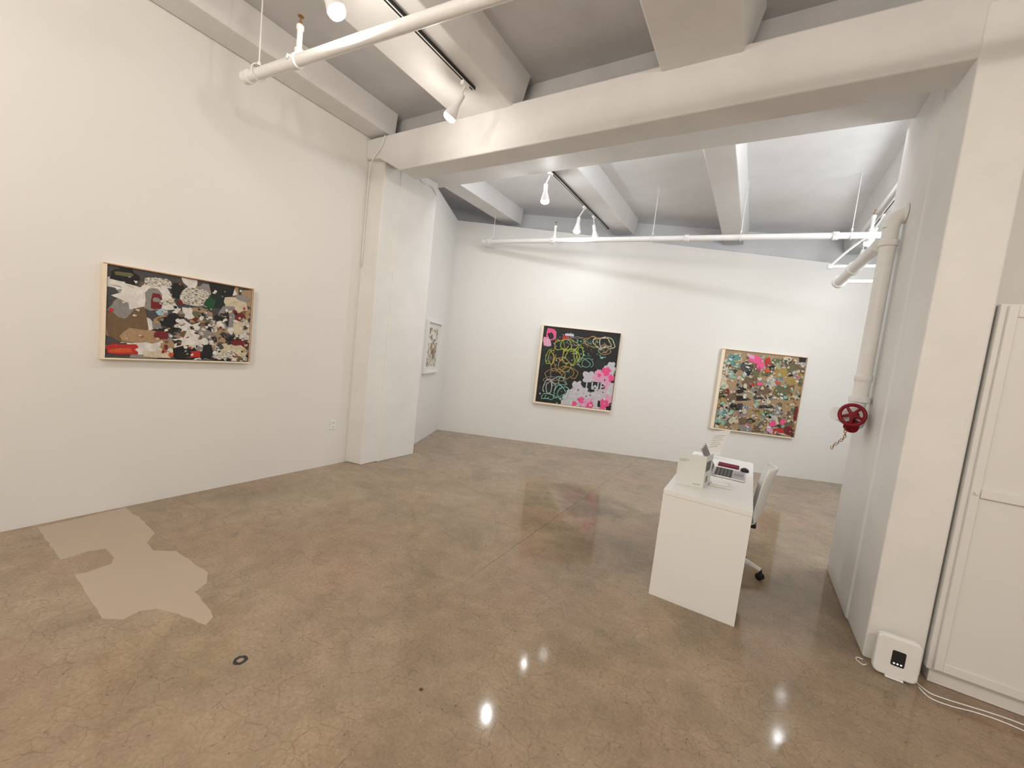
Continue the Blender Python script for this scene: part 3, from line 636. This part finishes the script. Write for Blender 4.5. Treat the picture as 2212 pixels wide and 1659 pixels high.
for i in range(5):
    t=math.radians(-12+72*i);d=V((math.cos(t),math.sin(t),0));w=V((-d.y,d.x,0))
    A=V((CX,CY,.115));B=A+d*.275+V((0,0,-.03))
    vs=[]
    for P_,hw,hh in ((A+d*.02,.022,.02),(A+d*.15+V((0,0,.0)),.018,.016),(B,.014,.011)):
        vs+=[P_-w*hw-Z*hh,P_+w*hw-Z*hh,P_+w*hw*.7+Z*hh,P_-w*hw*.7+Z*hh]
    fs=[(0,3,2,1),(8,9,10,11)]
    for s_ in (0,4): fs+=[(s_,s_+1,s_+5,s_+4),(s_+1,s_+2,s_+6,s_+5),(s_+2,s_+3,s_+7,s_+6),(s_+3,s_,s_+4,s_+7)]
    mesh("base_leg",vs,fs,M_plastic,e,bevel=.004)
    cc=B+V((0,0,-.055));parts=[]
    q=V((math.cos(t+1.2),math.sin(t+1.2),0))
    for s_ in (-1,1): parts.append(lathe_data(cc+q*(s_*.012)-q*.009+V((0,0,0)),q,[(.022,0),(.028,.003),(.028,.015),(.022,.018)],18))
    parts.append(lathe_data(cc+V((0,0,.015)),(0,0,1),[(.012,0),(.010,.04)],10))
    multi("caster",parts,M_black,e)
# ------------------------------------------------------------ tall cabinet
cz=.003
e=empty("tall_cabinet",(1.56,3.3,0),"tall white cabinet with framed doors beside the column","cabinet")
box("body",(1.055,3.14,cz+.08),(2.10,3.60,2.13),M_cab,e,bevel=.002)
box("plinth",(1.075,3.16,cz),(2.09,3.58,cz+.08),M_cab,e)
for x0,x1 in ((1.078,1.585),(1.591,2.09)):
    parts=[bd((x0,3.124,.10),(x1,3.138,2.12))]
    for lo,hi in (((x0,3.116,.10),(x0+.035,3.124,2.12)),((x1-.035,3.116,.10),(x1,3.124,2.12)),((x0+.035,3.116,.10),(x1-.035,3.124,.15)),((x0+.035,3.116,2.06),(x1-.035,3.124,2.12)),((x0+.035,3.108,1.10),(x1-.035,3.124,1.145))):
        parts.append(bd(lo,hi))
    multi("door",parts,M_cab,e,smooth=False,bevel=.003)
lathe("knob",(1.095,3.116,1.125),(0,-1,0),[(.005,0),(.005,.01),(.009,.014),(.009,.02)],M_cab,e)
# ------------------------------------------------------------ device at the column
e=empty("wifi_router",(.90,3.06,0),"white rounded square device with dark status panel","router")
def rrect(w,h,r_,n=6):
    P=[]
    for cx_,cy_,a0 in ((w/2-r_,h-r_,0),(-w/2+r_,h-r_,90),(-w/2+r_,r_,180),(w/2-r_,r_,270)):
        for i in range(n+1):
            t=math.radians(a0+90*i/n);P.append((cx_+r_*math.cos(t),cy_+r_*math.sin(t)))
    return P
def rbox(name,w,h,r_,x,z,ya,yb,mat,par,bev=0):
    return prism(name,[(x+p,z+q) for p,q in rrect(w,h,r_)],'y',ya,yb,mat,par,bevel=bev)
rbox("body",.192,.232,.032,.905,.008,3.035,3.08,M_plastic,e,.01)
rbox("status_panel",.058,.088,.008,.908,.08,3.0335,3.0345,M_dark,e)
for i in range(3): rbox("indicator",.009,.009,.003,.893+i*.015,.09,3.0325,3.0333,M_led,e)
box("foot",(.865,3.025,.001),(.945,3.09,.010),M_plastic,e,bevel=.004)
def cable(pts,r_,label):
    o=tube("power_cable",pts,r_,M_plastic);tag(o,label,"cable",group="white cables on the floor");return o
cable([(1.01,3.05,.005),(1.04,2.98,.005),(1.12,2.98,.005),(1.22,3.01,.005),(1.33,3.02,.005),(1.50,3.00,.005),(1.8,3.02,.005)],.0035,"thin white cable curving along the cabinet base")
cable([(1.01,3.09,.005),(1.05,3.03,.005),(1.12,3.03,.005),(1.20,3.045,.005),(1.36,3.07,.005),(1.55,3.06,.005),(1.8,3.06,.005)],.0035,"thin white cable close against the cabinet base")
cable([(.795,3.08,.005),(.775,3.06,.005),(.75,3.09,.005),(.76,3.12,.005),(.785,3.12,.005)],.003,"short looped white cable beside the device")
w_=tube("wall_wire",[(-3.87,3.155,3.83),(-3.93,3.15,3.70),(-4.05,3.16,3.60),(-4.13,3.19,3.52),(-4.155,3.20,3.30),(-4.165,3.20,2.4)],.006,M_pipe);tag(w_,"white painted wire looping down the column top","wire")
w_=tube("wall_wire",[(-3.93,3.70,3.69),(-3.93,3.85,3.60),(-3.93,4.0,3.62),(-3.935,4.12,3.55)],.006,M_pipe);tag(w_,"white painted wire sagging beneath the girder","wire")
# ------------------------------------------------------------ camera
cd=bpy.data.cameras.new("camera");cam=bpy.data.objects.new("camera",cd);COL.objects.link(cam);sc.camera=cam
yaw,pit,rol=-.536,.0819,-.1116
fw=V((math.sin(yaw)*math.cos(pit),math.cos(yaw)*math.cos(pit),-math.sin(pit)));rt=V((math.cos(yaw),-math.sin(yaw),0));dn=fw.cross(rt)
r2=rt*math.cos(rol)+dn*math.sin(rol);d2=-rt*math.sin(rol)+dn*math.cos(rol)
mt=Matrix((r2,-d2,-fw)).transposed().to_4x4();mt.translation=V((0,0,1.6));cam.matrix_world=mt
cd.sensor_width=36;cd.lens=36*868.2/2212;cd.clip_start=.02;cd.clip_end=100
w=bpy.data.worlds.new("world");sc.world=w;w.use_nodes=True;w.node_tree.nodes["Background"].inputs[0].default_value=(.9,.92,1,1);w.node_tree.nodes["Background"].inputs[1].default_value=.3
sc.view_settings.view_transform='Standard'
for o in COL.objects:
    if "wl" in o: del o["wl"]
